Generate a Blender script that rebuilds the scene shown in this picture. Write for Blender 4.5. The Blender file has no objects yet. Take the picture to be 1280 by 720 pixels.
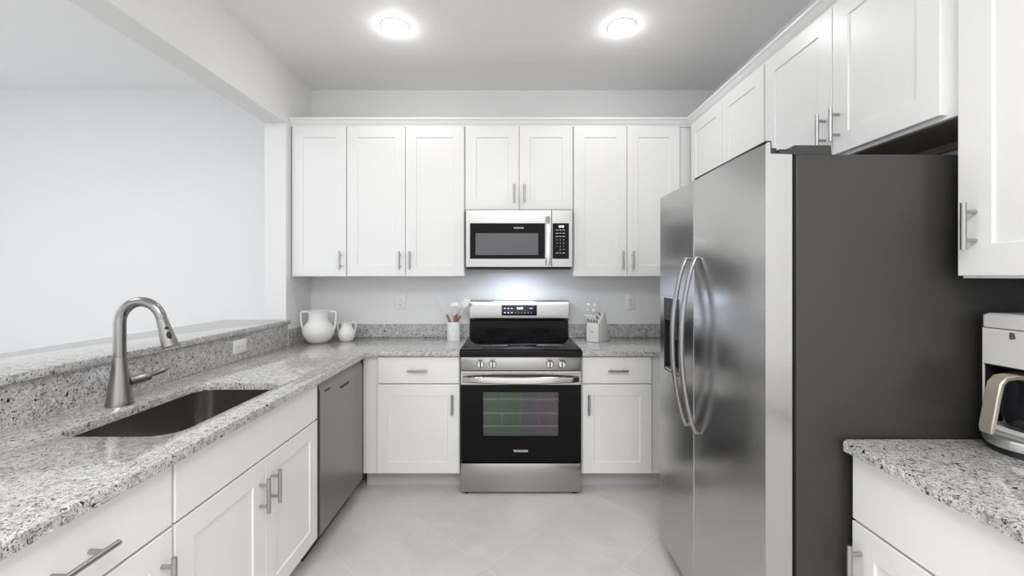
import bpy, bmesh, math, random
from mathutils import Vector, Matrix
random.seed(7)
S = bpy.context.scene
COL = S.collection
PI = math.pi

# ------------------------------------------------------------------ camera
F_PX = 530.0
EYE = 1.372
cd = bpy.data.cameras.new('camera')
cam = bpy.data.objects.new('camera', cd)
COL.objects.link(cam)
cam.location = (0, 0, EYE)
cam.rotation_euler = (PI / 2, 0, 0)
cd.sensor_width = 36.0
cd.lens = F_PX / 1280.0 * 36.0
cd.shift_x = 2.0 / 1280.0
cd.shift_y = -14.0 / 1280.0
cd.clip_start = 0.02
S.camera = cam

# ------------------------------------------------------------------ world, lights, exposure
W = bpy.data.worlds.new('world')
S.world = W
W.use_nodes = True
bg = W.node_tree.nodes['Background']
bg.inputs['Color'].default_value = (0.95, 0.97, 1.0, 1)
bg.inputs['Strength'].default_value = 1.02


def area(name, loc, rot, sx, sy, power, color=(1, 1, 1), shape='RECTANGLE', parent=None, spread=PI):
    d = bpy.data.lights.new(name, 'AREA')
    d.shape = shape
    d.size = sx
    d.size_y = sy
    d.energy = power
    d.color = color
    d.spread = spread
    o = bpy.data.objects.new(name, d)
    COL.objects.link(o)
    o.location = loc
    o.rotation_euler = rot
    if parent:
        o.parent = parent
    return o


# unseen area lamp added in the next room (left) for assumed window daylight
area('left_daylight_fill', (-4.85, 1.0, 1.6), (0, -PI / 2, 0), 1.8, 3.0, 14, (0.86, 0.93, 1.0))
# unseen fill light added over the next room to brighten the bar top
area('next_room_fill', (-2.9, 1.3, 2.80), (0, 0, 0), 1.0, 1.0, 13, (0.93, 0.97, 1.0), 'DISK')
area('rear_daylight_fill', (-0.2, -2.9, 1.55), (PI / 2, 0, 0), 3.0, 2.2, 3, (0.98, 0.99, 1.0))  # unseen lamp added at the open rear, behind the camera, as daylight fill
# added overhead fill behind the camera, lifting the floor and lower cabinets
area('overhead_rear_fill', (0.0, -0.7, 2.80), (0, 0, 0), 1.8, 1.4, 52, (1.0, 0.99, 0.97), 'DISK')
DOWNLIGHT_W = 1.7      # each recessed ceiling light in view (lamps built with their fittings below)

vs = S.view_settings
vs.view_transform = 'Standard'
vs.look = 'None'
vs.gamma = 1
vs.use_curve_mapping = False
vs.exposure = 0.54

# ------------------------------------------------------------------ materials


def mat(name, color, rough=0.5, metal=0.0, spec=0.5, coat=0.0, emit=None, emit_s=0.0):
    m = bpy.data.materials.new(name)
    m.use_nodes = True
    b = m.node_tree.nodes['Principled BSDF']
    b.inputs['Base Color'].default_value = (*color, 1)
    b.inputs['Roughness'].default_value = rough
    b.inputs['Metallic'].default_value = metal
    b.inputs['Specular IOR Level'].default_value = spec
    b.inputs['Coat Weight'].default_value = coat
    if emit:
        b.inputs['Emission Color'].default_value = (*emit, 1)
        b.inputs['Emission Strength'].default_value = emit_s
    return m


def nodes(m):
    nt = m.node_tree
    return nt, nt.nodes, nt.links, nt.nodes['Principled BSDF']


def coord(nt, scale=(1, 1, 1)):
    t = nt.nodes.new('ShaderNodeTexCoord')
    mp = nt.nodes.new('ShaderNodeMapping')
    mp.inputs['Scale'].default_value = scale
    nt.links.new(t.outputs['Object'], mp.inputs['Vector'])
    return mp.outputs['Vector']


def noise(nt, vec, scale, detail=4, rough=0.55, dist=0.0):
    n = nt.nodes.new('ShaderNodeTexNoise')
    n.inputs['Scale'].default_value = scale
    n.inputs['Detail'].default_value = detail
    n.inputs['Roughness'].default_value = rough
    n.inputs['Distortion'].default_value = dist
    nt.links.new(vec, n.inputs['Vector'])
    return n.outputs['Fac']


def ramp(nt, fac, stops):
    r = nt.nodes.new('ShaderNodeValToRGB')
    e = r.color_ramp.elements
    while len(e) < len(stops):
        e.new(0.5)
    for k, (p, c) in enumerate(stops):
        e[k].position = p
        e[k].color = (*c, 1) if len(c) == 3 else c
    nt.links.new(fac, r.inputs['Fac'])
    return r.outputs['Color']


def mix(nt, fac, a, b):
    m = nt.nodes.new('ShaderNodeMix')
    m.data_type = 'RGBA'
    for s, v in ((m.inputs['Factor'], fac), (m.inputs['A'], a), (m.inputs['B'], b)):
        if hasattr(v, 'links') or hasattr(v, 'is_linked'):
            nt.links.new(v, s)
        elif isinstance(v, tuple):
            s.default_value = (*v, 1)
        else:
            s.default_value = v
    return m.outputs['Result']


def bump(nt, b, h, strength, dist=0.002):
    bp = nt.nodes.new('ShaderNodeBump')
    bp.inputs['Strength'].default_value = strength
    bp.inputs['Distance'].default_value = dist
    nt.links.new(h, bp.inputs['Height'])
    nt.links.new(bp.outputs['Normal'], b.inputs['Normal'])


def wall_paint(name, c):
    m = mat(name, c, 0.7, spec=0.3)
    nt, N, L, b = nodes(m)
    v = coord(nt)
    bump(nt, b, noise(nt, v, 220, 3), 0.06, 0.001)
    return m


def steel(name, c, rough, grain=(2, 2, 260), strength=0.10):
    m = mat(name, c, rough, 1.0)
    nt, N, L, b = nodes(m)
    v = coord(nt, grain)
    n = noise(nt, v, 3.0, 3, 0.6)
    bump(nt, b, n, strength, 0.0006)
    return m


def granite():
    m = mat('speckled_granite', (0.6, 0.6, 0.58), 0.12, spec=0.6, coat=0.5)
    nt, N, L, b = nodes(m)
    v = coord(nt)
    cloud = ramp(nt, noise(nt, v, 34, 6, 0.68, 0.3), [(0.30, (0.26, 0.25, 0.24)), (0.42, (0.44, 0.43, 0.415)), (0.54, (0.56, 0.55, 0.535)), (0.70, (0.65, 0.645, 0.63))])
    grey_f = ramp(nt, noise(nt, v, 105, 4, 0.62, 0.5), [(0.555, (0, 0, 0)), (0.63, (1, 1, 1))])
    c1 = mix(nt, grey_f, cloud, (0.22, 0.21, 0.205))
    wht_f = ramp(nt, noise(nt, v, 120, 3, 0.5, 0.3), [(0.60, (0, 0, 0)), (0.66, (1, 1, 1))])
    c2 = mix(nt, wht_f, c1, (0.74, 0.735, 0.72))
    fine_f = ramp(nt, noise(nt, v, 230, 2, 0.6), [(0.595, (0, 0, 0)), (0.64, (1, 1, 1))])
    c3 = mix(nt, fine_f, c2, (0.05, 0.048, 0.045))
    blk_f = ramp(nt, noise(nt, v, 80, 3, 0.62, 0.7), [(0.612, (0, 0, 0)), (0.645, (1, 1, 1))])
    c4 = mix(nt, blk_f, c3, (0.012, 0.012, 0.012))
    b.inputs['Coat Roughness'].default_value = 0.14
    L.new(c4, b.inputs['Base Color'])
    return m


def floor_mat():
    m = mat('porcelain_tile', (0.6, 0.57, 0.54), 0.35, spec=0.4)
    nt, N, L, b = nodes(m)
    t = nt.nodes.new('ShaderNodeTexCoord')
    mp = nt.nodes.new('ShaderNodeMapping')
    mp.inputs['Rotation'].default_value = (0, 0, PI / 4)
    mp.inputs['Location'].default_value = (0.12, 0.05, 0)
    L.new(t.outputs['Object'], mp.inputs['Vector'])
    br = nt.nodes.new('ShaderNodeTexBrick')
    br.offset = 0.0
    br.inputs['Scale'].default_value = 1.0
    br.inputs['Brick Width'].default_value = 0.46
    br.inputs['Row Height'].default_value = 0.46
    br.inputs['Mortar Size'].default_value = 0.003
    br.inputs['Mortar Smooth'].default_value = 0.4
    br.inputs['Color1'].default_value = (0.69, 0.655, 0.62, 1)
    br.inputs['Color2'].default_value = (0.64, 0.605, 0.575, 1)
    br.inputs['Mortar'].default_value = (0.74, 0.72, 0.69, 1)
    L.new(mp.outputs['Vector'], br.inputs['Vector'])
    cl = ramp(nt, noise(nt, coord(nt), 3.2, 6, 0.6, 0.8), [(0.3, (0.90, 0.90, 0.90)), (0.7, (1.06, 1.06, 1.06))])
    mx = nt.nodes.new('ShaderNodeMix')
    mx.data_type = 'RGBA'
    mx.blend_type = 'MULTIPLY'
    mx.inputs['Factor'].default_value = 1
    L.new(br.outputs['Color'], mx.inputs['A'])
    L.new(cl, mx.inputs['B'])
    L.new(mx.outputs['Result'], b.inputs['Base Color'])
    return m


def oven_glass():
    # coated pane: its greenish to purplish reflection is painted into the base colour
    m = mat('coated_glass_painted_sheen', (0.3, 0.4, 0.35), 0.06)
    nt, N, L, b = nodes(m)
    t = nt.nodes.new('ShaderNodeTexCoord')
    sp = nt.nodes.new('ShaderNodeSeparateXYZ')
    L.new(t.outputs['Generated'], sp.inputs[0])
    c = ramp(nt, sp.outputs['X'], [(0.0, (0.40, 0.48, 0.44)), (0.38, (0.32, 0.47, 0.33)), (0.66, (0.40, 0.37, 0.45)), (1.0, (0.50, 0.40, 0.44))])
    L.new(c, b.inputs['Base Color'])
    b.inputs['Transmission Weight'].default_value = 0.84
    b.inputs['IOR'].default_value = 1.3
    b.inputs['Roughness'].default_value = 0.02
    return m


M_WALL = wall_paint('white_wall_paint', (0.80, 0.80, 0.80))
M_CEIL = wall_paint('ceiling_paint', (0.88, 0.88, 0.88))
M_CAB = mat('white_cabinet_paint', (0.84, 0.84, 0.838), 0.32, spec=0.45)
M_TRIM = mat('white_trim_paint', (0.84, 0.84, 0.84), 0.35)
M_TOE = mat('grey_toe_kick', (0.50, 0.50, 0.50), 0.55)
M_WOOD = mat('raw_brown_board', (0.36, 0.29, 0.215), 0.7)
M_GRAN = granite()
M_FLOOR = floor_mat()
M_STEEL = steel('brushed_steel', (0.43, 0.425, 0.415), 0.22)
M_STEELV = steel('fridge_steel', (0.52, 0.52, 0.52), 0.22, (2, 2, 200), 0.08)
M_DARKST = steel('dishwasher_steel', (0.30, 0.295, 0.285), 0.34, (2, 2, 220), 0.08)
M_NICKEL = mat('satin_nickel', (0.42, 0.415, 0.41), 0.30, 1.0)
M_FAUC = mat('brushed_nickel_tap', (0.33, 0.32, 0.305), 0.24, 1.0)
M_SINK = steel('sink_steel', (0.36, 0.35, 0.335), 0.22, (200, 2, 2), 0.04)
M_BLKGL = mat('black_glass', (0.004, 0.004, 0.0045), 0.06, spec=0.14)
M_BLACK = mat('black_plastic', (0.014, 0.014, 0.015), 0.4)
M_CAVITY = mat('oven_enamel', (0.30, 0.32, 0.31), 0.35)
M_OVENGL = oven_glass()
M_CHROME = mat('polished_chrome', (0.62, 0.62, 0.62), 0.16, 1.0)
M_RACK = mat('bright_wire', (0.85, 0.85, 0.85), 0.3, 0.3)
M_PULL = mat('satin_steel_pull', (0.36, 0.36, 0.36), 0.28, 1.0)
M_MWGL = mat('grey_screen_glass', (0.10, 0.10, 0.105), 0.22, spec=0.5)
M_FRSIDE = mat('charcoal_appliance_paint', (0.037, 0.036, 0.0345), 0.36, spec=0.4)
M_GREY = mat('grey_plastic', (0.045, 0.045, 0.045), 0.5, spec=0.3)
M_WHITEPL = mat('white_plastic', (0.82, 0.82, 0.81), 0.35)
M_SLOT = mat('outlet_slot', (0.08, 0.08, 0.08), 0.5)
M_CERAM = mat('matte_white_ceramic', (0.78, 0.775, 0.76), 0.45)
M_UTWOOD = mat('acacia_wood', (0.30, 0.15, 0.075), 0.5)
M_SILIC = mat('white_silicone', (0.86, 0.86, 0.86), 0.4)
M_LENS = mat('lamp_lens', (1, 1, 1), 0.4, emit=(1, 1, 1), emit_s=9.0)
M_PRINT = mat('light_print', (0.75, 0.75, 0.75), 0.5)
M_LED = mat('lit_display', (0.7, 0.85, 1), 0.5, emit=(0.75, 0.88, 1.0), emit_s=1.0)
M_NAVY = mat('display_glass', (0.008, 0.009, 0.02), 0.08)
M_CHAMP = mat('champagne_metal', (0.56, 0.50, 0.42), 0.32, 0.65)
M_CMWH = mat('white_appliance_plastic', (0.66, 0.655, 0.64), 0.35)
M_CARAFE = mat('dark_carafe_glass', (0.010, 0.010, 0.014), 0.04, spec=0.6)
M_SILVER = mat('satin_silver', (0.66, 0.66, 0.66), 0.3, 0.8)

# ------------------------------------------------------------------ helpers
ROOT = {}


def thing(name, label, cat, loc=(0, 0, 0), group=None, rotz=0.0):
    o = bpy.data.objects.new(name, None)
    COL.objects.link(o)
    o.empty_display_size = 0.05
    o.location = loc
    o.rotation_euler = (0, 0, rotz)
    o['label'] = label
    o['category'] = cat
    if group:
        o['group'] = group
    ROOT[o.name] = Vector((0, 0, 0)) if rotz else Vector(loc)
    return o


class MB:
    def __init__(self):
        self.bm = bmesh.new()

    def _merge(self, t):
        me = bpy.data.meshes.new('tmp')
        t.to_mesh(me)
        t.free()
        self.bm.from_mesh(me)
        bpy.data.meshes.remove(me)

    def box(self, x0, x1, y0, y1, z0, z1, bev=0.0, seg=2):
        t = bmesh.new()
        bmesh.ops.create_cube(t, size=1)
        for v in t.verts:
            v.co = Vector(((x0 + x1) / 2 + v.co.x * (x1 - x0), (y0 + y1) / 2 + v.co.y * (y1 - y0), (z0 + z1) / 2 + v.co.z * (z1 - z0)))
        if bev > 0:
            bmesh.ops.bevel(t, geom=list(t.edges), offset=bev, segments=seg, affect='EDGES', profile=0.5)
        self._merge(t)
        return self

    def prism(self, poly, fn, d0, d1, bev=0.0, seg=2):
        """poly: list of (a,b); fn(a,b,d) -> xyz; extruded from d0 to d1"""
        t = bmesh.new()
        lo = [t.verts.new(fn(a, b, d0)) for a, b in poly]
        hi = [t.verts.new(fn(a, b, d1)) for a, b in poly]
        n = len(poly)
        t.faces.new(lo)
        t.faces.new(list(reversed(hi)))
        for k in range(n):
            t.faces.new((lo[k], hi[k], hi[(k + 1) % n], lo[(k + 1) % n]))
        bmesh.ops.recalc_face_normals(t, faces=list(t.faces))
        if bev > 0:
            bmesh.ops.bevel(t, geom=list(t.edges), offset=bev, segments=seg, affect='EDGES', profile=0.5)
        self._merge(t)
        return self

    def loft(self, rings, cap0=True, cap1=True, closed=False):
        t = bmesh.new()
        R = [[t.verts.new(p) for p in r] for r in rings]
        n = len(rings[0])
        pairs = list(zip(R[:-1], R[1:])) + ([(R[-1], R[0])] if closed else [])
        for a, b in pairs:
            for k in range(n):
                t.faces.new((a[k], a[(k + 1) % n], b[(k + 1) % n], b[k]))
        if not closed:
            if cap0:
                t.faces.new(list(reversed(R[0])))
            if cap1:
                t.faces.new(R[-1])
        bmesh.ops.recalc_face_normals(t, faces=list(t.faces))
        self._merge(t)
        return self

    def tube(self, pts, r, seg=12, up=None, flat=1.0):
        """sweep a circle (or ellipse, flat = ratio along the side axis) along pts; r float or list"""
        P = [Vector(p) for p in pts]
        rad = r if isinstance(r, (list, tuple)) else [r] * len(P)
        rings = []
        ref = Vector(up) if up else None
        for k, p in enumerate(P):
            d = (P[min(k + 1, len(P) - 1)] - P[max(k - 1, 0)]).normalized()
            if ref is None:
                ref = Vector((0, 0, 1)) if abs(d.z) < 0.9 else Vector((1, 0, 0))
            s = d.cross(ref).normalized()
            u = s.cross(d).normalized()
            if up is None:
                ref = u
            rings.append([p + (s * math.cos(2 * PI * q / seg) * flat + u * math.sin(2 * PI * q / seg)) * rad[k] for q in range(seg)])
        return self.loft(rings)

    def cyl(self, p0, p1, r0, r1=None, seg=20):
        return self.tube([p0, p1], [r0, r0 if r1 is None else r1], seg)

    def lathe(self, prof, c, seg=40, closed=False):
        rings = [[(c[0] + max(r, 0.0004) * math.cos(2 * PI * q / seg), c[1] + max(r, 0.0004) * math.sin(2 * PI * q / seg), c[2] + z) for q in range(seg)] for r, z in prof]
        return self.loft(rings, closed=closed)

    def ring(self, fn, u0, u1, v0, v1, t, hole, depth, cham=0.004, edge=0.0015, through=False):
        """slab of thickness t with a recessed (or through) field; fn(u,v,n) -> xyz"""
        b = bmesh.new()

        def rect(a0, a1, b0, b1, n):
            return [b.verts.new(fn(*p)) for p in ((a0, b0, n), (a1, b0, n), (a1, b1, n), (a0, b1, n))]
        h0, h1, k0, k1 = hole
        A = rect(u0, u1, v0, v1, 0)
        B = rect(u0, u1, v0, v1, t - edge)
        Cc = rect(u0 + edge, u1 - edge, v0 + edge, v1 - edge, t)
        D = rect(h0, h1, k0, k1, t)
        E = rect(h0 + cham, h1 - cham, k0 + cham, k1 - cham, 0 if through else t - depth)

        def band(p, q):
            for k in range(4):
                b.faces.new((p[k], p[(k + 1) % 4], q[(k + 1) % 4], q[k]))
        band(A, B)
        band(B, Cc)
        band(Cc, D)
        band(D, E)
        if through:
            band(E, A)
        else:
            b.faces.new(E)
            b.faces.new(list(reversed(A)))
        bmesh.ops.recalc_face_normals(b, faces=list(b.faces))
        self._merge(b)
        return self

    def text(self, s, fn, size, depth=0.0006, align='CENTER', bold=0.0):
        cu = bpy.data.curves.new('t', 'FONT')
        cu.body = s
        cu.size = size
        cu.align_x = align
        cu.align_y = 'CENTER'
        cu.extrude = depth
        cu.offset = bold
        cu.resolution_u = 3
        o = bpy.data.objects.new('t', cu)
        COL.objects.link(o)
        dg = bpy.context.evaluated_depsgraph_get()
        me = bpy.data.meshes.new_from_object(o.evaluated_get(dg))
        for v in me.vertices:
            v.co = Vector(fn(v.co.x, v.co.y, v.co.z))
        self.bm.from_mesh(me)
        bpy.data.meshes.remove(me)
        bpy.data.objects.remove(o)
        bpy.data.curves.remove(cu)
        return self

    def build(self, name, m, parent=None, label=None, angle=35):
        me = bpy.data.meshes.new(name)
        if parent is not None:
            off = ROOT[parent.name]
            for v in self.bm.verts:
                v.co -= off
        self.bm.to_mesh(me)
        self.bm.free()
        for p in me.polygons:
            p.use_smooth = True
        me.set_sharp_from_angle(angle=math.radians(angle))
        me.materials.append(m)
        o = bpy.data.objects.new(name, me)
        COL.objects.link(o)
        if parent is not None:
            o.parent = parent
            ROOT[o.name] = ROOT[parent.name]
        if label:
            o['label'] = label
        return o


def structure(name, mb, m):
    o = mb.build(name, m)
    o['kind'] = 'structure'
    return o


def tag(o, label, cat, group=None):
    o['label'] = label
    o['category'] = cat
    if group:
        o['group'] = group
    return o


# ------------------------------------------------------------------ the room
XL, XR, YB, ZC = -1.565, 1.60, 3.335, 2.84      # kitchen side of left wall, right wall, back wall, ceiling
Y_JAMB = 2.957
structure('floor', MB().box(-5.0, 1.75, -3.0, 3.5, -0.1, 0), M_FLOOR)
structure('ceiling', MB().box(-5.0, 1.75, -3.0, 3.5, ZC, ZC + 0.1), M_CEIL)
structure('wall_back', MB().box(-5.0, 1.75, YB, 3.5, 0, ZC), M_WALL)
structure('wall_right', MB().box(XR, 1.75, -3.0, YB, 0, ZC), M_WALL)
structure('wall_far_left', MB().box(-5.12, -5.0, -3.0, 3.5, 0, ZC), M_WALL)
wl = MB()
wl.box(-1.715, XL, -0.4, Y_JAMB, 0, 1.043)             # half wall under the bar top
wl.box(-1.715, XL, -3.0, Y_JAMB, 2.445, ZC)            # header over the opening
wl.box(-1.715, XL, Y_JAMB, YB, 0, ZC)                  # return beside the upper cabinets
structure('wall_left', wl, M_WALL)

# crown moulding over the upper cabinets, mitred in the right-hand corner
YU, XU = 3.031, 1.29                                    # carcass fronts of back and right uppers
prof = [(0.0, 2.441), (0.010, 2.441), (0.012, 2.450), (0.020, 2.456), (0.026, 2.470), (0.036, 2.482), (0.042, 2.486), (0.042, 2.497), (-0.03, 2.497), (-0.03, 2.441)]
rings = [[(XL + 0.001, YU - n, z) for n, z in prof], [(XU - n, YU - n, z) for n, z in prof], [(XU - n, 0.62, z) for n, z in prof]]
structure('trim_1', MB().loft(rings), M_TRIM)

# ------------------------------------------------------------------ cabinets
T = 0.020


def f_back_up(u, v, n): return (u, YU - n, v)
def f_right_up(u, v, n): return (XU - n, u, v)
def f_left(u, v, n): return (-0.945 + n, u, v)
def f_back(u, v, n): return (u, 2.72 - n, v)
def f_right(u, v, n): return (1.005 - n, u, v)


def handle(fn, u, v, vertical, parent, ln=0.128, off=0.034):
    m = MB()
    h = ln / 2
    p = 0.039
    n0, n1 = T, T + off

    def P(a, n):
        return fn(u, v + a, n) if vertical else fn(u + a, v, n)
    m.cyl(P(-h, n1), P(h, n1), 0.0070, seg=14)
    for s in (-p, p):
        m.cyl(P(s, n0 - 0.001), P(s, n1), 0.0054, seg=12)
    return m.build('handle', M_NICKEL, parent)


def shaker(fn, u0, u1, v0, v1, parent, h=None, st=0.072, name='door'):
    """h = (u, v) of a vertical bar handle"""
    d = MB().ring(fn, u0, u1, v0, v1, T, (u0 + st, u1 - st, v0 + st, v1 - st), 0.006, 0.0025).build(name, M_CAB, parent)
    if h:
        handle(fn, h[0], h[1], True, d)
    return d


def slab_front(fn, u0, u1, v0, v1, parent, h=None, name='drawer', ln=0.128):
    m = MB()
    e = 0.0025
    rect = lambda i, n: [fn(u0 + i, v0 + i, n), fn(u1 - i, v0 + i, n), fn(u1 - i, v1 - i, n), fn(u0 + i, v1 - i, n)]
    m.loft([rect(0, 0), rect(0, T - e), rect(e, T)])
    d = m.build(name, M_CAB, parent)
    if h:
        handle(fn, h[0], h[1], False, d, ln)
    return d


UPG = 'white shaker wall cabinets'
BASEG = 'white shaker base cabinets'
G = 0.002
ZU0, ZU1 = 1.372, 2.437


def upper_back(label, x0, x1, z0, doors, filler=None):
    t = thing('wall_cabinet', label, 'cabinet', ((x0 + x1) / 2, YB - 0.001, z0), UPG)
    MB().box(x0 + 0.0008, x1 - 0.0008, YU, YB - 0.001, z0, 2.440, 0.001, 1).build('carcass', M_CAB, t)
    for (a, b, hs) in doors:
        hu = b - 0.036 if hs > 0 else a + 0.036
        shaker(f_back_up, a + G, b - G, z0 + 0.006, ZU1, t, (hu, z0 + 0.006 + 0.046 + 0.064), 0.074)
    if filler:
        MB().box(filler[0], filler[1], YU, YU + 0.018, z0, 2.440).build('filler_strip', M_CAB, t)
    return t


upper_back('narrow single-door white wall cabinet at the left wall, above the white vases', XL + 0.002, -1.163, ZU0, [(-1.551, -1.165, 1)])
upper_back('two-door white wall cabinet left of the microwave, above the utensil crock', -1.163, -0.325, ZU0, [(-1.163, -0.746, 1), (-0.746, -0.328, -1)])
upper_back('short two-door white wall cabinet directly above the microwave', -0.325, 0.446, 1.843, [(-0.320, 0.0625, 1), (0.0625, 0.444, -1)])
upper_back('two-door white wall cabinet right of the microwave, above the knife block', 0.446, 1.206, ZU0, [(0.449, 0.829, 1), (0.829, 1.204, -1)], filler=(1.207, XU - 0.001))


def upper_right(label, y0, y1, z0, doors, z1=ZU1):
    t = thing('wall_cabinet', label, 'cabinet', (XR - 0.001, (y0 + y1) / 2, z0), UPG)
    MB().box(XU, XR - 0.001, y0 + 0.0008, y1 - 0.0008, z0, 2.440, 0.001, 1).build('carcass', M_CAB, t)
    for (a, b, hs) in doors:
        hu = b - 0.036 if hs > 0 else a + 0.036
        shaker(f_right_up, a + G, b - G, z0 + 0.006, z1, t, (hu, z0 + 0.006 + 0.046 + 0.064), 0.074)
    return t


upper_right('two-door white wall cabinet in the right corner, partly behind the refrigerator', 2.128, 3.0, ZU0, [(2.128, 2.545, 1), (2.545, 2.985, -1)])

# cabinet over the refrigerator: open, unpainted underside
t = thing('wall_cabinet', 'short two-door white wall cabinet above the refrigerator with brown underside', 'cabinet', (XR - 0.001, 1.67, 1.83), UPG)
m = MB()
y0, y1, z0 = 1.211, 2.126, 1.838
m.box(XU, XU + 0.019, y0, y1, z0, 2.440)                       # face frame
m.box(XU + 0.019, XR - 0.001, y0, y0 + 0.016, z0, 2.440)
m.box(XU + 0.019, XR - 0.001, y1 - 0.016, y1, z0, 2.440)
m.box(XU + 0.019, XR - 0.001, y0 + 0.016, y1 - 0.016, 2.42, 2.440)
m.build('carcass', M_CAB, t)
m = MB()
m.box(XU + 0.0195, XR - 0.002, y0 + 0.0165, y1 - 0.0165, z0 + 0.012, z0 + 0.026)
m.box(XR - 0.03, XR - 0.002, y0 + 0.0165, y1 - 0.0165, z0 - 0.012, z0 + 0.012)
m.build('underside_panel', M_WOOD, t, 'bare brown board with a hanging cleat')
for a, b, hs in ((1.251, 1.674, 1), (1.674, 2.116, -1)):
    hu = b - 0.036 if hs > 0 else a + 0.036
    shaker(f_right_up, a + G, b - G, 1.850, ZU1, t, (hu, 1.850 + 0.046 + 0.064), 0.074)

# tall-hung cabinet nearest the camera on the right
t = thing('wall_cabinet', 'white wall cabinet nearest the camera on the right, above the coffee maker', 'cabinet', (XR - 0.001, 0.97, ZU0), UPG)
MB().box(XU, XR - 0.001, 0.742, 1.209, ZU0 - 0.004, 2.440, 0.001, 1).build('carcass', M_CAB, t)
shaker(f_right_up, 0.745, 1.204, ZU0 + 0.003, ZU1, t, (1.157, 1.510), 0.085)

# ---- base cabinets
ZT = 0.112            # top of the toe space
ZD = 0.862            # top of drawer fronts
ZS = 0.690            # split between drawers and doors


def base_body(fn, u0, u1, depth, t, toe=0.075, hollow=False):
    m = MB()

    def bx(ua, ub, na, nb, za, zb):
        p, q = fn(ua, za, na), fn(ub, zb, nb)
        m.box(min(p[0], q[0]), max(p[0], q[0]), min(p[1], q[1]), max(p[1], q[1]), za, zb)
    if hollow:
        bx(u0, u0 + 0.016, -depth, 0, ZT, 0.868)
        bx(u1 - 0.016, u1, -depth, 0, ZT, 0.868)
        bx(u0 + 0.016, u1 - 0.016, -depth, 0, ZT, ZT + 0.016)
        bx(u0 + 0.016, u1 - 0.016, -depth, -depth + 0.01, ZT + 0.016, 0.868)
        bx(u0 + 0.016, u1 - 0.016, -0.018, 0, ZT + 0.016, 0.868)
    else:
        bx(u0, u1, -depth, 0, ZT, 0.868)
    m.build('carcass', M_CAB, t)
    m = MB()
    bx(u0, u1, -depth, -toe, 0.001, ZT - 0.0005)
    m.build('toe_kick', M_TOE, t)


DOOR_H = lambda: ZS - 0.004 - 0.058 - 0.064

# left run (faces the aisle)
t = thing('base_cabinet', 'white base cabinet nearest the camera on the left with one drawer and door', 'cabinet', (-1.24, 0.90, 0), BASEG)
base_body(f_left, 0.62, 1.164, 0.60, t)
slab_front(f_left, 0.624, 1.160, ZS + 0.003, ZD, t, (0.893, 0.768), ln=0.145)
shaker(f_left, 0.624, 1.160, ZT + 0.008, ZS - 0.004, t, (1.160 - 0.036, DOOR_H()), 0.072)

t = thing('sink_cabinet', 'white two-door base cabinet under the sink with a long blank front', 'cabinet', (-1.24, 1.60, 0), BASEG)
base_body(f_left, 1.166, 2.036, 0.60, t, hollow=True)
slab_front(f_left, 1.170, 2.032, ZS + 0.003, ZD, t, name='false_front')
shaker(f_left, 1.170, 1.600, ZT + 0.008, ZS - 0.004, t, (1.600 - 0.036, DOOR_H()), 0.072)
shaker(f_left, 1.603, 2.032, ZT + 0.008, ZS - 0.004, t, (1.603 + 0.036, DOOR_H()), 0.072)

# back run
t = thing('base_cabinet', 'white base cabinet with drawer and door left of the range', 'cabinet', (-0.63, 3.0, 0), BASEG)
base_body(f_back, -0.944, -0.323, 0.60, t)
slab_front(f_back, -0.846, -0.327, ZS + 0.003, ZD, t, (-0.586, 0.778))
shaker(f_back, -0.846, -0.327, ZT + 0.008, ZS - 0.004, t, (-0.327 - 0.040, DOOR_H()), 0.072)

t = thing('base_cabinet', 'white base cabinet with drawer and door between range and refrigerator', 'cabinet', (0.72, 3.0, 0), BASEG)
base_body(f_back, 0.455, 1.20, 0.60, t)
slab_front(f_back, 0.460, 0.900, ZS + 0.003, ZD, t, (0.680, 0.778))
shaker(f_back, 0.460, 0.900, ZT + 0.008, ZS - 0.004, t, (0.460 + 0.036, DOOR_H()), 0.072)

# right, near the camera
t = thing('base_cabinet', 'white base cabinet under the coffee maker at the right edge', 'cabinet', (1.30, 0.76, 0), BASEG)
base_body(f_right, 0.30, 1.226, 0.59, t)
slab_front(f_right, 0.304, 1.222, ZS - 0.012, ZD, t, (0.763, 0.768))
shaker(f_right, 0.304, 0.761, ZT + 0.008, ZS - 0.019, t, (0.304 + 0.036, 0.555), 0.072)
shaker(f_right, 0.765, 1.222, ZT + 0.008, ZS - 0.019, t, (1.222 - 0.032, 0.555), 0.072)

# ------------------------------------------------------------------ worktops
ZW0, ZW1 = 0.870, 0.900


def rounded_rect(x0, x1, y0, y1, r, seg=7):
    pts = []
    for cx, cy, a0 in ((x1 - r, y1 - r, 0), (x0 + r, y1 - r, PI / 2), (x0 + r, y0 + r, PI), (x1 - r, y0 + r, 1.5 * PI)):
        for k in range(seg + 1):
            a = a0 + PI / 2 * k / seg
            pts.append((cx + r * math.cos(a), cy + r * math.sin(a)))
    return pts


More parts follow.
